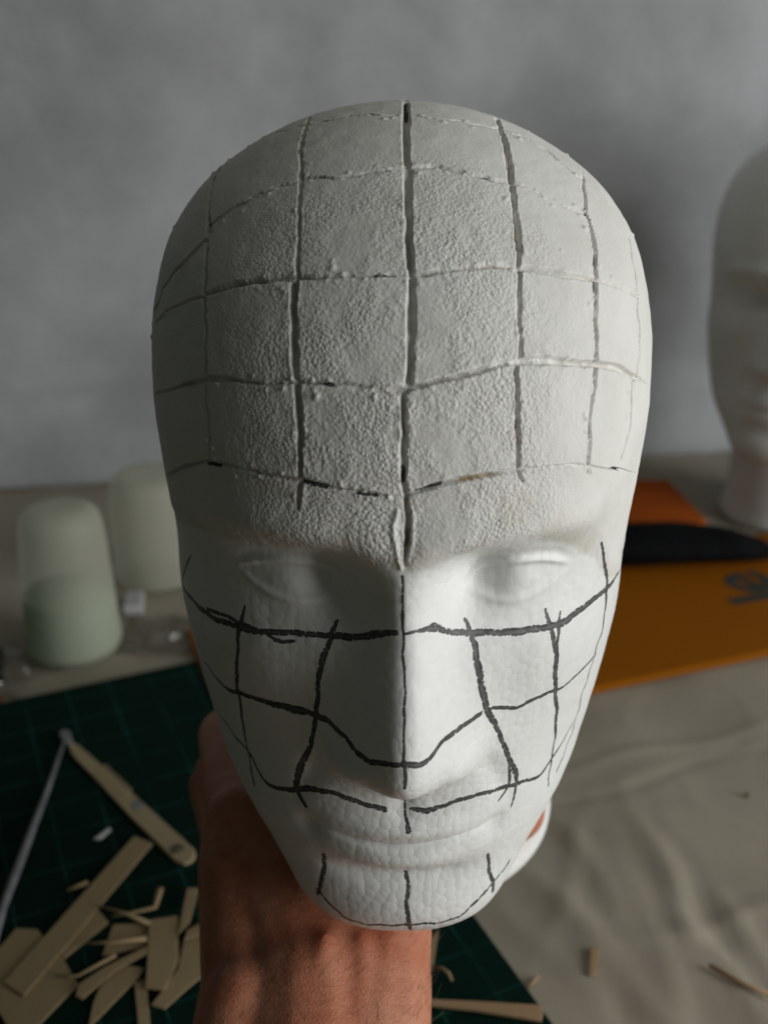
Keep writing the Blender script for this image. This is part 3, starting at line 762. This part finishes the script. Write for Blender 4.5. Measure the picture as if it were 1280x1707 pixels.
# =====================================================================
# hand and forearm holding the neck
# =====================================================================
def capsule_mesh(bm_, p, q_, r0, r1, n=14):
    p, q_ = Vector(p), Vector(q_); ax = q_ - p; L = ax.length; ax.normalize()
    s = ax.orthogonal().normalized(); u = ax.cross(s)
    rings = []
    for t in (-1, -0.85, -0.5, 0):
        rings.append((p + ax * (t * r0), r0 * math.sqrt(max(0, 1 - t * t))))
    for t in (0.25, 0.5, 0.75): rings.append((p.lerp(q_, t), r0 + (r1 - r0) * t))
    for t in (0, 0.5, 0.85, 1): rings.append((q_ + ax * (t * r1), r1 * math.sqrt(max(0, 1 - t * t))))
    vv = []
    for c, r in rings:
        if r < 1e-5: vv.append([bm_.verts.new(c)])
        else: vv.append([bm_.verts.new(c + s * math.cos(2 * math.pi * k_ / n) * r + u * math.sin(2 * math.pi * k_ / n) * r) for k_ in range(n)])
    for a_, b_ in zip(vv, vv[1:]):
        for k_ in range(n):
            k2 = (k_ + 1) % n
            if len(a_) == 1: bm_.faces.new((a_[0], b_[k2], b_[k_]))
            elif len(b_) == 1: bm_.faces.new((a_[k_], a_[k2], b_[0]))
            else: bm_.faces.new((a_[k_], a_[k2], b_[k2], b_[k_]))
bm = bmesh.new()
def ring_pt(deg, rad, z):       # around the neck axis (0, 2); 180 = image left, -90 = toward camera
    a_ = math.radians(deg); return (rad * math.cos(a_), 2.0 + rad * math.sin(a_), z)
WR = [(-4.35, -7.6, -14.0), (-2.7, -7.4, -13.35), (-0.9, -7.2, -13.45), (-2.6, -7.6, -14.5)]
FA = [(-4.5, -17.5, -18.4), (-2.9, -17.5, -17.2), (-2.0, -17.5, -17.7), (-2.9, -17.5, -18.6)]
caps = []
for w_, f_, r_ in zip(WR, FA, (2.0, 2.3, 1.95, 2.1)): caps.append((w_, f_, r_, r_ + 0.55))
MCP = [(-5.35, -3.3, -10.7), (-5.7, -3.5, -12.6), (-5.6, -3.6, -14.3), (-5.1, -3.7, -15.7)]
for m_, r_ in zip(MCP, (1.25, 1.25, 1.15, 1.05)):
    caps.append((WR[0], m_, 1.9, r_)); caps.append((WR[1], m_, 2.1, r_ * 0.95))
caps.append((MCP[0], MCP[1], 1.15, 1.15)); caps.append((MCP[1], MCP[2], 1.15, 1.05)); caps.append((MCP[2], MCP[3], 1.05, 1.0))
caps.append((WR[2], (-2.0, -4.2, -12.3), 1.9, 1.6)); caps.append((WR[1], (-0.6, -4.3, -12.6), 2.1, 1.6))
# thumb: base, two phalanges round the right of the neck
TB = [(-0.3, -4.4, -12.3), ring_pt(-60, 5.35, -12.3), ring_pt(-32, 5.3, -12.65), ring_pt(-8, 5.1, -12.9)]
for p, q_, r0, r1 in zip(TB, TB[1:], (1.4, 1.05, 0.95), (1.05, 0.95, 0.78)): caps.append((p, q_, r0, r1))
caps.append((WR[2], TB[0], 1.9, 1.5))
# fingers round the left
FZ = [(-11.4, 0.98, 5.95), (-12.3, 0.98, 5.75), (-13.2, 0.92, 6.3), (-13.9, 0.82, 6.7)]
for m_, (z, r_, rd) in zip(MCP, FZ):
    ch = [m_, ring_pt(178, rd + 0.85, z), ring_pt(133, rd + 0.05, z - 0.2), ring_pt(104, rd - 0.25, z - 0.3)]
    for p, q_, r0, r1 in zip(ch, ch[1:], (1.15 * r_ + .05, r_, r_ * 0.92), (r_, r_ * 0.92, r_ * 0.78)): caps.append((p, q_, r0, r1))
# tendon and wrist bone relief
caps.append(((-1.2, -7.6, -11.75), (-1.3, -15.5, -15.0), 0.4, 0.4))
caps.append(((-2.3, -7.9, -11.25), (-3.2, -12.5, -13.6), 0.28, 0.3)); caps.append(((-3.6, -8.5, -12.0), (-2.7, -11.5, -13.0), 0.25, 0.25))
caps.append(((-4.7, -8.6, -13.0), (-4.8, -9.4, -13.4), 1.3, 1.3))
for p, q_, r0, r1 in caps:
    capsule_mesh(bm, (np.array(p) - BASE) * 0.01, (np.array(q_) - BASE) * 0.01, r0 * 0.01, r1 * 0.01)
me = bpy.data.meshes.new('person'); bm.to_mesh(me); bm.free()
tmp = bpy.data.objects.new('tmp', me); COL.objects.link(tmp)
md = tmp.modifiers.new('r', 'REMESH'); md.mode = 'VOXEL'; md.voxel_size = 0.0013; md.use_smooth_shade = True
sm = tmp.modifiers.new('s', 'SMOOTH'); sm.factor = 0.6; sm.iterations = 14
dg = bpy.context.evaluated_depsgraph_get()
hm = bpy.data.meshes.new_from_object(tmp.evaluated_get(dg)); bpy.data.objects.remove(tmp, do_unlink=True)
hand = link('person', hm, SKIN)
hand.location = head.location; hand.rotation_euler = (TILT, 0, 0)
tag(hand, 'bare hand and hairy forearm gripping the foam head by its neck', 'person')

# fine arm hairs
hv, hf = [], []; rh = random.Random(5); polys = list(hm.polygons); tries = 0
while len(hf) < 3 * 420 and tries < 60000:
    tries += 1; pl_ = polys[rh.randrange(len(polys))]; c = pl_.center; nn_ = pl_.normal
    if nn_.z < 0.15 or c.y > -0.085 or c.y < -0.19: continue
    d_ = (Vector((0.35 + rh.uniform(-.5, .5), 0.8 + rh.uniform(-.5, .5), 0.1)) + nn_ * 0.35).normalized()
    L_ = rh.uniform(0.005, 0.011); sdir = d_.orthogonal().normalized() * 0.00006; udir = d_.cross(sdir).normalized() * 0.00006
    p1, p2 = c + d_ * L_ * 0.5, c + d_ * L_ - nn_ * 0.0012; b0 = len(hv)
    for pp, kf in ((c, 1.0), (p1, 0.8), (p2, 0.25)):
        hv += [pp + sdir * kf, pp - sdir * 0.5 * kf + udir * 0.87 * kf, pp - sdir * 0.5 * kf - udir * 0.87 * kf]
    for r_ in (0, 3):
        for k_ in range(3): k2 = (k_ + 1) % 3; hf.append((b0 + r_ + k_, b0 + r_ + k2, b0 + r_ + 3 + k2, b0 + r_ + 3 + k_))
me = bpy.data.meshes.new('hair'); me.from_pydata(hv, [], hf); me.update()
hr = link('hair', me, simple('arm_hair', (0.10, 0.06, 0.035), (0.16, 0.10, 0.06), 60, 0.5), hand); tag(hr, kind='stuff')

# =====================================================================
# things on the table
# =====================================================================
def G(*pp, z=0.0): return [tuple(ground(x, y, z)[:2]) for x, y in pp]
# cutting mat: square corner from its two visible edges
e0, e1 = ground(0, 1194), ground(330, 1102); d1 = (e1 - e0)[:2]; d1 /= np.linalg.norm(d1)
r0_, r1_ = ground(800, 1538), ground(884, 1690); d2 = (r1_ - r0_)[:2]; d2 /= np.linalg.norm(d2)
ang = math.atan2(d1[1], d1[0]); ang2 = math.atan2(d2[1], d2[0])
print('mat edges', math.degrees(ang), math.degrees(ang2), e0, e1, r0_, r1_)
phi = 0.5 * (ang + ang2 + math.pi / 2)
ux = np.array([math.cos(phi), math.sin(phi)]); uy = np.array([-ux[1], ux[0]])
back_d = 0.5 * (np.dot(e0[:2], uy) + np.dot(e1[:2], uy)); right_d = 0.5 * (np.dot(r0_[:2], ux) + np.dot(r1_[:2], ux))
mw, mh = 0.60, 0.45
mc = ux * (right_d - mw / 2) + uy * (back_d - mh / 2)
bm = bmesh.new(); bmesh.ops.create_cube(bm, size=1.0)
bmesh.ops.scale(bm, vec=(mw, mh, 0.003), verts=bm.verts)
bmesh.ops.bevel(bm, geom=[e for e in bm.edges if abs(e.verts[0].co.z - e.verts[1].co.z) > 0.001], offset=0.006, segments=5, affect='EDGES')
bmesh.ops.bevel(bm, geom=[e for e in bm.edges if e.is_boundary is False and abs(e.verts[0].co.z - e.verts[1].co.z) < 1e-5], offset=0.0006, segments=1, affect='EDGES')
me = bpy.data.meshes.new('cutting_mat'); bm.to_mesh(me); bm.free()
cmat = link('cutting_mat', me, MAT, smooth=False); MZ = 0.0022
cmat.location = (mc[0], mc[1], MZ + 0.0015); cmat.rotation_euler = (0, 0, phi)
tag(cmat, 'dark green cutting mat with faint grid lines under the card offcuts', 'cutting mat')
MT = MZ + 0.0031         # top of the mat

# card offcuts (crop coordinates of the two studied regions)
def z1(*pp): return [(x * 0.3125, 1180 + y * 0.3125) for x, y in pp]
offs = [
 ('large cream card sheet cut off by the left picture edge', z1((-120,1420),(90,1180),(200,1185),(330,1330),(420,1480),(150,1760),(60,1740)), 0, 0.0016),
 ('long straight cream card strip pointing up at the ribbed tool handle', z1((718,688),(818,728),(130,1545),(20,1470)), 1, 0.0016),
 ('short cream card strip tucked beside the long straight strip', z1((525,1080),(582,1150),(342,1345),(318,1305)), 0, 0.0016),
 ('curved thin card offcut between the big sheet and the upright rectangle', z1((405,1540),(425,1475),(560,1385),(785,1275),(790,1312),(620,1400),(440,1560)), 2, 0.0012),
 ('wide cream card piece lying under the upright rectangle', z1((605,1160),(830,1145),(830,1260),(545,1330)), 0, 0.0014),
 ('tapering leaf shaped card offcut at the bottom of the pile', z1((470,1720),(500,1580),(530,1500),(640,1370),(775,1392),(740,1442),(560,1625)), 0, 0.0014),
 ('narrow card strip standing out below the upright rectangle', z1((718,1470),(780,1450),(805,1720),(740,1720)), 0, 0.0014),
 ('upright cream card rectangle next to the wrist', z1((800,1135),(950,1112),(952,1350),(925,1410),(880,1512),(778,1500)), 2, 0.0016),
 ('slim card strip leaning over the top of the upright rectangle', z1((1000,965),(1062,965),(1012,1150),(948,1215)), 3, 0.0014),
 ('ragged card offcut lying against the wrist', z1((985,1230),(1090,1150),(1100,1420),(1000,1500),(880,1612),(808,1590),(955,1400)), 1, 0.0014),
 ('small card chip between the rectangle and the wrist', z1((1000,1190),(1070,1150),(1075,1210),(985,1240)), 4, 0.0012),
]
for lab, px, lev, th in offs:
    z = MT + 0.0003 + lev * 0.0009; th *= 0.45
    o = slab('card_offcut', G(*px, z=z), z, th, CARD, bevel=0.0002)
    tag(o, lab, 'card offcut', 'cream card offcuts on the cutting mat')
slv = [
 ('thin card sliver crossing to the upright rectangle', z1((530,1075),(660,1110),(800,1168)), 0.0010, 2),
 ('curled pale sliver with its tip bent upward', z1((600,1130),(720,1108),(830,1082),(862,1015)), 0.0013, 2),
 ('straight thin sliver pointing left from the pile', z1((450,1276),(600,1268),(785,1250)), 0.0011, 2),
 ('short sliver sticking out left of the long strip', z1((358,976),(470,932)), 0.0011, 0),
 ('long sliver edging the big card sheet', z1((300,1440),(420,1440),(620,1330)), 0.0009, 1)]
for lab, px, r_, lev in slv:
    pts = [ground(x, y, MT + 0.001) for x, y in px]; n = len(pts)
    pts = [(p[0], p[1], MT + 0.0012 + lev * 0.0009 + (0.004 if (lab.startswith('curled') and k_ == n - 1) else 0)) for k_, p in enumerate(pts)]
    o = tube('card_sliver', pts, [r_ * (0.5 + 0.8 * k_ / (n - 1)) for k_ in range(n)], CARD, seg=6, flat=0.6)
    tag(o, lab, 'card sliver', 'thin card slivers on the cutting mat')
o = slab('paper_scrap', G(*z1((505,705),(525,690),(585,645),(595,655),(540,705)), z=MT), MT + 0.0002, 0.0008, SCRAP, bevel=0.0001)
tag(o, 'tiny white scrap alone on the mat above the long strip', 'scrap')

# ribbed tool handle
th_ = empty('tool_handle', (*ground(215, 1330, MT)[:2], MT))
tag(th_, 'flat pale wooden tool handle with ribbed grip and dark spot near its end', 'tool handle')
def child_slab(name, px, z, th, mat, parent, bevel=0.0003):
    o = slab(name, G(*px, z=z), z, th, mat, bevel=bevel)
    o.parent = parent; o.location = Vector(o.location) - Vector(parent.location); return o
HZt = MT + 0.0004
child_slab('handle_body', z1((375,190),(420,205),(475,258),(765,520),(1040,765),(1048,800),(1030,832),(985,850),(930,825),(700,592),(508,382),(410,285),(372,235)), HZt, 0.0018, WOOD, th_, 0.0008)
child_slab('tip', z1((318,150),(345,128),(378,140),(392,195),(372,215),(340,190)), HZt + 0.0006, 0.0022, METAL, th_)
for k_ in range(7):
    t = k_ / 6; cx, cy = 545 + t * 130, 330 + t * 122
    child_slab('rib', z1((cx - 28, cy + 26), (cx - 19, cy + 33), (cx + 31, cy - 18), (cx + 22, cy - 26)), HZt + 0.0017, 0.0005, WOOD, th_, 0)
child_slab('stain_band', z1((700, 520), (738, 488), (772, 520), (728, 556)), HZt + 0.00185, 0.0002, METAL, th_, 0)
c = ground(*z1((950, 752))[0], z=HZt + 0.0019)
me = lathe('dark_spot', [(0.0036, 0), (0.0036, 0.0002), (0.0030, 0.0004)], 20)
o = link('dark_spot', me, DARKSPOT, th_); o.location = Vector((c[0], c[1], HZt + 0.0018)) - Vector(th_.location)
# thin rod
pr = [ground(x, y, MT + 0.002) for x, y in z1((345, 185), (265, 420), (180, 640), (90, 880), (20, 1065), (-40, 1260))]
o = tube('metal_rod', [(p[0], p[1], MT + 0.0026) for p in pr], [0.0008, 0.0013, 0.0019, 0.0022, 0.0019, 0.0026], METAL, seg=12)
tag(o, 'thin grey metal rod meeting the tip of the ribbed tool handle', 'rod')

# pieces right of the wrist
def z5(*pp): return [(640 + x * 0.21875, 1520 + y * 0.21875) for x, y in pp]
o = slab('card_offcut', G(*z5((412,150),(300,320),(278,420),(292,522),(330,515),(368,440),(408,190)), z=MT), MT + 0.0002, 0.0016, CARD, bevel=0.0002)
tag(o, 'angular grey-beige card offcut peeping out right of the wrist', 'card offcut', 'cream card offcuts on the cutting mat')
o = slab('card_offcut', G(*z5((232,690),(262,640),(225,900),(120,900)), z=MT), MT + 0.0002, 0.0014, CARD, bevel=0.0002)
tag(o, 'narrow card offcut running down beside the forearm at the bottom edge', 'card offcut', 'cream card offcuts on the cutting mat')
o = slab('wooden_strip', G(*z5((225,672),(700,695),(1190,722),(1210,780),(1195,842),(690,757),(225,706)), z=MT + 0.002), MT + 0.0017, 0.0014, BROWN, bevel=0.0002)
tag(o, 'flat brown wooden strip crossing the right edge of the mat', 'wooden strip')
pts = [ground(x, y, MT) for x, y in z5((370, 440), (440, 470), (490, 510), (520, 548))]
o = tube('card_sliver', [(p[0], p[1], MT + 0.0012 + 0.002 * math.sin(k_ * 1.0)) for k_, p in enumerate(pts)], [0.0008, 0.0009, 0.0008, 0.0004], CARD, seg=6)
tag(o, 'curled card sliver on the mat just right of the wrist', 'card sliver', 'thin card slivers on the cutting mat')
def zc(*pp): return [(800 + x * 0.375, 1100 + y * 0.375) for x, y in pp]
def on_cloth(p): 
    ix = int(np.clip((p[0] - X[0]) / (X[1] - X[0]), 0, nx - 1)); iy = int(np.clip((p[1] - Yv[0]) / (Yv[1] - Yv[0]), 0, ny - 1)); return HZ[ix, iy]
pg = G(*zc((488,1300),(528,1302),(512,1420),(484,1422)))
zc0 = max(on_cloth(p) for p in pg)
o = slab('wood_chip', pg, zc0 + 0.0004, 0.0016, BROWN, bevel=0.0002); tag(o, 'small wedge shaped wood chip alone on the cream cloth', 'wood chip')
for nm, px, r_, m_, lab, cat in (('wood_splinter', zc((212,1468),(258,1418)), 0.0008, BROWN, 'short dark splinter on the cloth beside the mat corner', 'splinter'),
                            ('wooden_stick', zc((1015,1380),(1150,1455),(1300,1522)), 0.0011, BROWN, 'thin brown stick on the cloth running out of the right edge', 'stick'),
                            ('wood_crumb', zc((1180,598),(1190,606)), 0.0013, DARKSPOT, 'tiny dark crumb on the cloth below the orange box', 'crumb')):
    pts = [ground(x, y, 0.001) for x, y in px]; zz = max(on_cloth(p) for p in pts)
    o = tube(nm, [(p[0], p[1], zz + r_ + 0.0004) for p in pts], r_, m_, seg=8); tag(o, lab, cat)

# orange flat box with print
fo0, fo1 = ground(985, 1160), ground(1280, 1097); od = (fo1 - fo0)[:2]; od /= np.linalg.norm(od); on = np.array([-od[1], od[0]])
print('orange', fo0, fo1, ground(1225, 1010), ground(338, 1130), ground(1110, 815), ground(1270, 960))
BH = 0.0045
lf = ground(340, 1128, BH)[:2]
fo0t, fo1t = ground(985, 1160, 0.001)[:2], ground(1280, 1097, 0.001)[:2]
def ob(s, t): return fo0t + od * s + on * t
ls = float(np.dot(lf - fo0t, od)); depth = 0.165; rsx = 0.31
obx = empty('orange_box', (*ob(0, 0), 0.0015)); tag(obx, 'flat orange cardboard box with dark lettering lying behind the foam head', 'box')
def rel(o, parent): o.parent = parent; o.location = Vector(o.location) - Vector(parent.location); return o
rel(slab('carton', [ob(ls, 0), ob(rsx, 0), ob(rsx, depth), ob(ls, depth)], 0.0015, BH, ORANGE, bevel=0.0009), obx)
rel(slab('lid', [ob(ls + .001, 0.001), ob(rsx - .001, 0.001), ob(rsx - .001, depth - .001), ob(ls + .001, depth - .001)], 0.0015 + BH + 0.0002, 0.0010, ORANGE, bevel=0.0003), obx)
# lettering, reading away from the camera
cu = bpy.data.curves.new('lettering', 'FONT'); cu.body = 'le'; cu.size = 0.075; cu.extrude = 0.0001; cu.offset = 0.0016; cu.space_character = 0.9
to = bpy.data.objects.new('tmp', cu); COL.objects.link(to)
dg = bpy.context.evaluated_depsgraph_get(); tme = bpy.data.meshes.new_from_object(to.evaluated_get(dg)); bpy.data.objects.remove(to, do_unlink=True)
lt = link('lettering', tme, PRINT, obx, smooth=False)
tl = ground(1226, 1012, BH + 0.003)
# letter tops point left along the box, text runs toward the wall
lt.rotation_euler = (0, 0, math.atan2(on[1], on[0]))
top = 0.075 * 0.72
bpos = tl[:2] + od * top
lt.location = Vector((bpos[0], bpos[1], 0.0015 + BH + 0.0014)) - Vector(obx.location)

# red-orange packet further back and the black pouch across
o = slab('packet', G((985, 850), (1000, 812), (1112, 812), (1175, 880), (1120, 905), (980, 900)), 0.0018, 0.006, REDORANGE, bevel=0.0008)
tag(o, 'red-orange card packet lying behind the black pouch', 'packet')
pz = BH + 0.004
pa, pb = ground(960, 912, pz + .012), ground(1290, 912, pz + .008); axp = (pb - pa); axp[2] = 0
prl = [(-0.02, .012), (0.0, .022), (0.25, .0265), (0.5, .0255), (0.72, .0225), (0.80, .0205), (0.88, .0165), (0.95, .0125), (1.0, .006)]
vs_, fs = [], []; sg = 20
sd = np.array([-axp[1], axp[0], 0]); sd /= np.linalg.norm(sd)
for t, r_ in prl:
    c = pa + axp * t; c[2] = pz + r_ * 0.55
    for k_ in range(sg):
        a_ = 2 * math.pi * k_ / sg; lump = 1 + 0.05 * math.sin(3 * a_ + t * 9)
        vs_.append(tuple(c + sd * math.cos(a_) * r_ * lump + np.array([0, 0, math.sin(a_) * r_ * 0.55 * lump])))
for t in range(len(prl) - 1):
    for k_ in range(sg): k2 = (k_ + 1) % sg; fs.append((t * sg + k_, t * sg + k2, (t + 1) * sg + k2, (t + 1) * sg + k_))
fs.append(tuple(range(sg - 1, -1, -1))); fs.append(tuple((len(prl) - 1) * sg + k_ for k_ in range(sg)))
me = bpy.data.meshes.new('pouch'); me.from_pydata([tuple(np.array(v) - np.array([pa[0], pa[1], 0])) for v in vs_], [], fs); me.update()
o = link('pouch', me, BLACK); o.location = (pa[0], pa[1], 0); tag(o, 'black tapered fabric pouch lying across the orange box', 'pouch')

# two translucent bottles
SHELL = mat_translucent('milky_plastic', (0.72, 0.74, 0.62), 0.45, 0.42)
LIQ = mat_translucent('pale_green_liquid', (0.56, 0.69, 0.54), 0.5, 0.0)
def bottle(px, py, r, h, lab, tap, fill):
    g_ = ground(px, py); e_ = empty('bottle', (g_[0], g_[1], 0.002)); tag(e_, lab, 'bottle', 'translucent white bottles by the wall')
    pr_ = [(r * .80, 0), (r * .93, .002), (r, .008), (r * (1 - tap * .3), h * .3), (r * (1 - tap * .7), h * .7), (r * (1 - tap), h * .86), (r * (.94 - tap), h * .94), (r * (.80 - tap), h * .985), (r * .50, h), (r * .2, h * 1.005)]
    link('bottle_shell', lathe('bottle_shell', pr_, 40), SHELL, e_)
    k_ = 0.97
    pl_ = [(r * .74, .002), (r * .88, .004), (r * k_ * .985, .010), (r * (1 - tap * .3) * k_, h * .3), (r * (1 - tap * fill) * k_, h * fill)]
    if fill > 0.2: link('liquid', lathe('liquid', pl_, 40), LIQ, e_)
bottle(128, 1085, 0.0315, 0.105, 'tall milky white bottle with pale green liquid left of the foam head', 0.15, 0.42)
bottle(268, 965, 0.034, 0.088, 'squat milky bottle standing behind, half hidden by the foam head', 0.06, 0.12)
o = slab('eraser', G((206, 1032), (240, 1030), (242, 1004), (212, 1004)), 0.002, 0.008, simple('grey_rubber', (.42, .43, .45), (.5, .5, .52), 60, .7), bevel=0.001)
tag(o, 'small grey block beside the tall milky bottle', 'block')

# crumpled clear plastic
def crumple(name, px, py, w, d, h, lab, seed):
    g_ = ground(px, py); n = 22; vs_, fs = [], []
    for a_ in range(n):
        for b_ in range(n):
            x, y = (a_ / (n - 1) - .5), (b_ / (n - 1) - .5)
            e_ = max(0, 1 - (2 * x) ** 2) * max(0, 1 - (2 * y) ** 2)
            v = abs(mnoise.noise(Vector((x * 5 + seed, y * 5, 1)))) + 0.6 * abs(mnoise.noise(Vector((x * 11, y * 11 + seed, 4))))
            vs_.append((x * w * (1 + .2 * mnoise.noise(Vector((x * 3, y * 3, seed)))), y * d * (1 + .2 * mnoise.noise(Vector((x * 3, y * 3, seed + 5)))), h * (0.15 + v) * (0.25 + e_)))
    for a_ in range(n - 1):
        for b_ in range(n - 1): k_ = a_ * n + b_; fs.append((k_, k_ + n, k_ + n + 1, k_ + 1))
    me = bpy.data.meshes.new(name); me.from_pydata(vs_, [], fs); me.update()
    M = NT('clear_plastic'); tr = M.n('ShaderNodeBsdfTransparent'); gl = M.n('ShaderNodeBsdfGlossy'); gl.inputs['Roughness'].default_value = 0.12
    mx = M.n('ShaderNodeMixShader'); fr = M.n('ShaderNodeFresnel'); fr.inputs['IOR'].default_value = 1.5
    M.t.links.new(M.math('ADD', M.math('MULTIPLY', fr.outputs[0], 1.0), 0.05), mx.inputs[0]); M.t.links.new(tr.outputs[0], mx.inputs[1]); M.t.links.new(gl.outputs[0], mx.inputs[2])
    M.t.links.new(mx.outputs[0], M.out.inputs['Surface'])
    o = link(name, me, M.m, smooth=False); o.location = (g_[0], g_[1], 0.0022); tag(o, lab, 'plastic wrap', 'crumpled clear plastic wrap'); return o
crumple('plastic_wrap', 285, 1062, 0.055, 0.05, 0.010, 'crumpled clear plastic glinting right of the tall bottle', 1.3)
crumple('plastic_wrap', 8, 1130, 0.05, 0.06, 0.012, 'crumpled clear plastic packet at the left edge of the table', 4.2)
o = slab('blade', G((-20, 1100), (6, 1092), (9, 1140), (-20, 1150)), 0.0022, 0.004, BLACK, bevel=0.0004); tag(o, 'small black piece under the plastic at the left edge', 'black piece')
o = slab('red_tag', G((-20, 1168), (6, 1168), (6, 1182), (-20, 1184)), 0.0022, 0.002, simple('dull_red', (.20, .045, .03), (.25, .06, .04), 60, .7), bevel=0.0003); tag(o, 'small dull red tag at the left edge above the mat', 'tag')
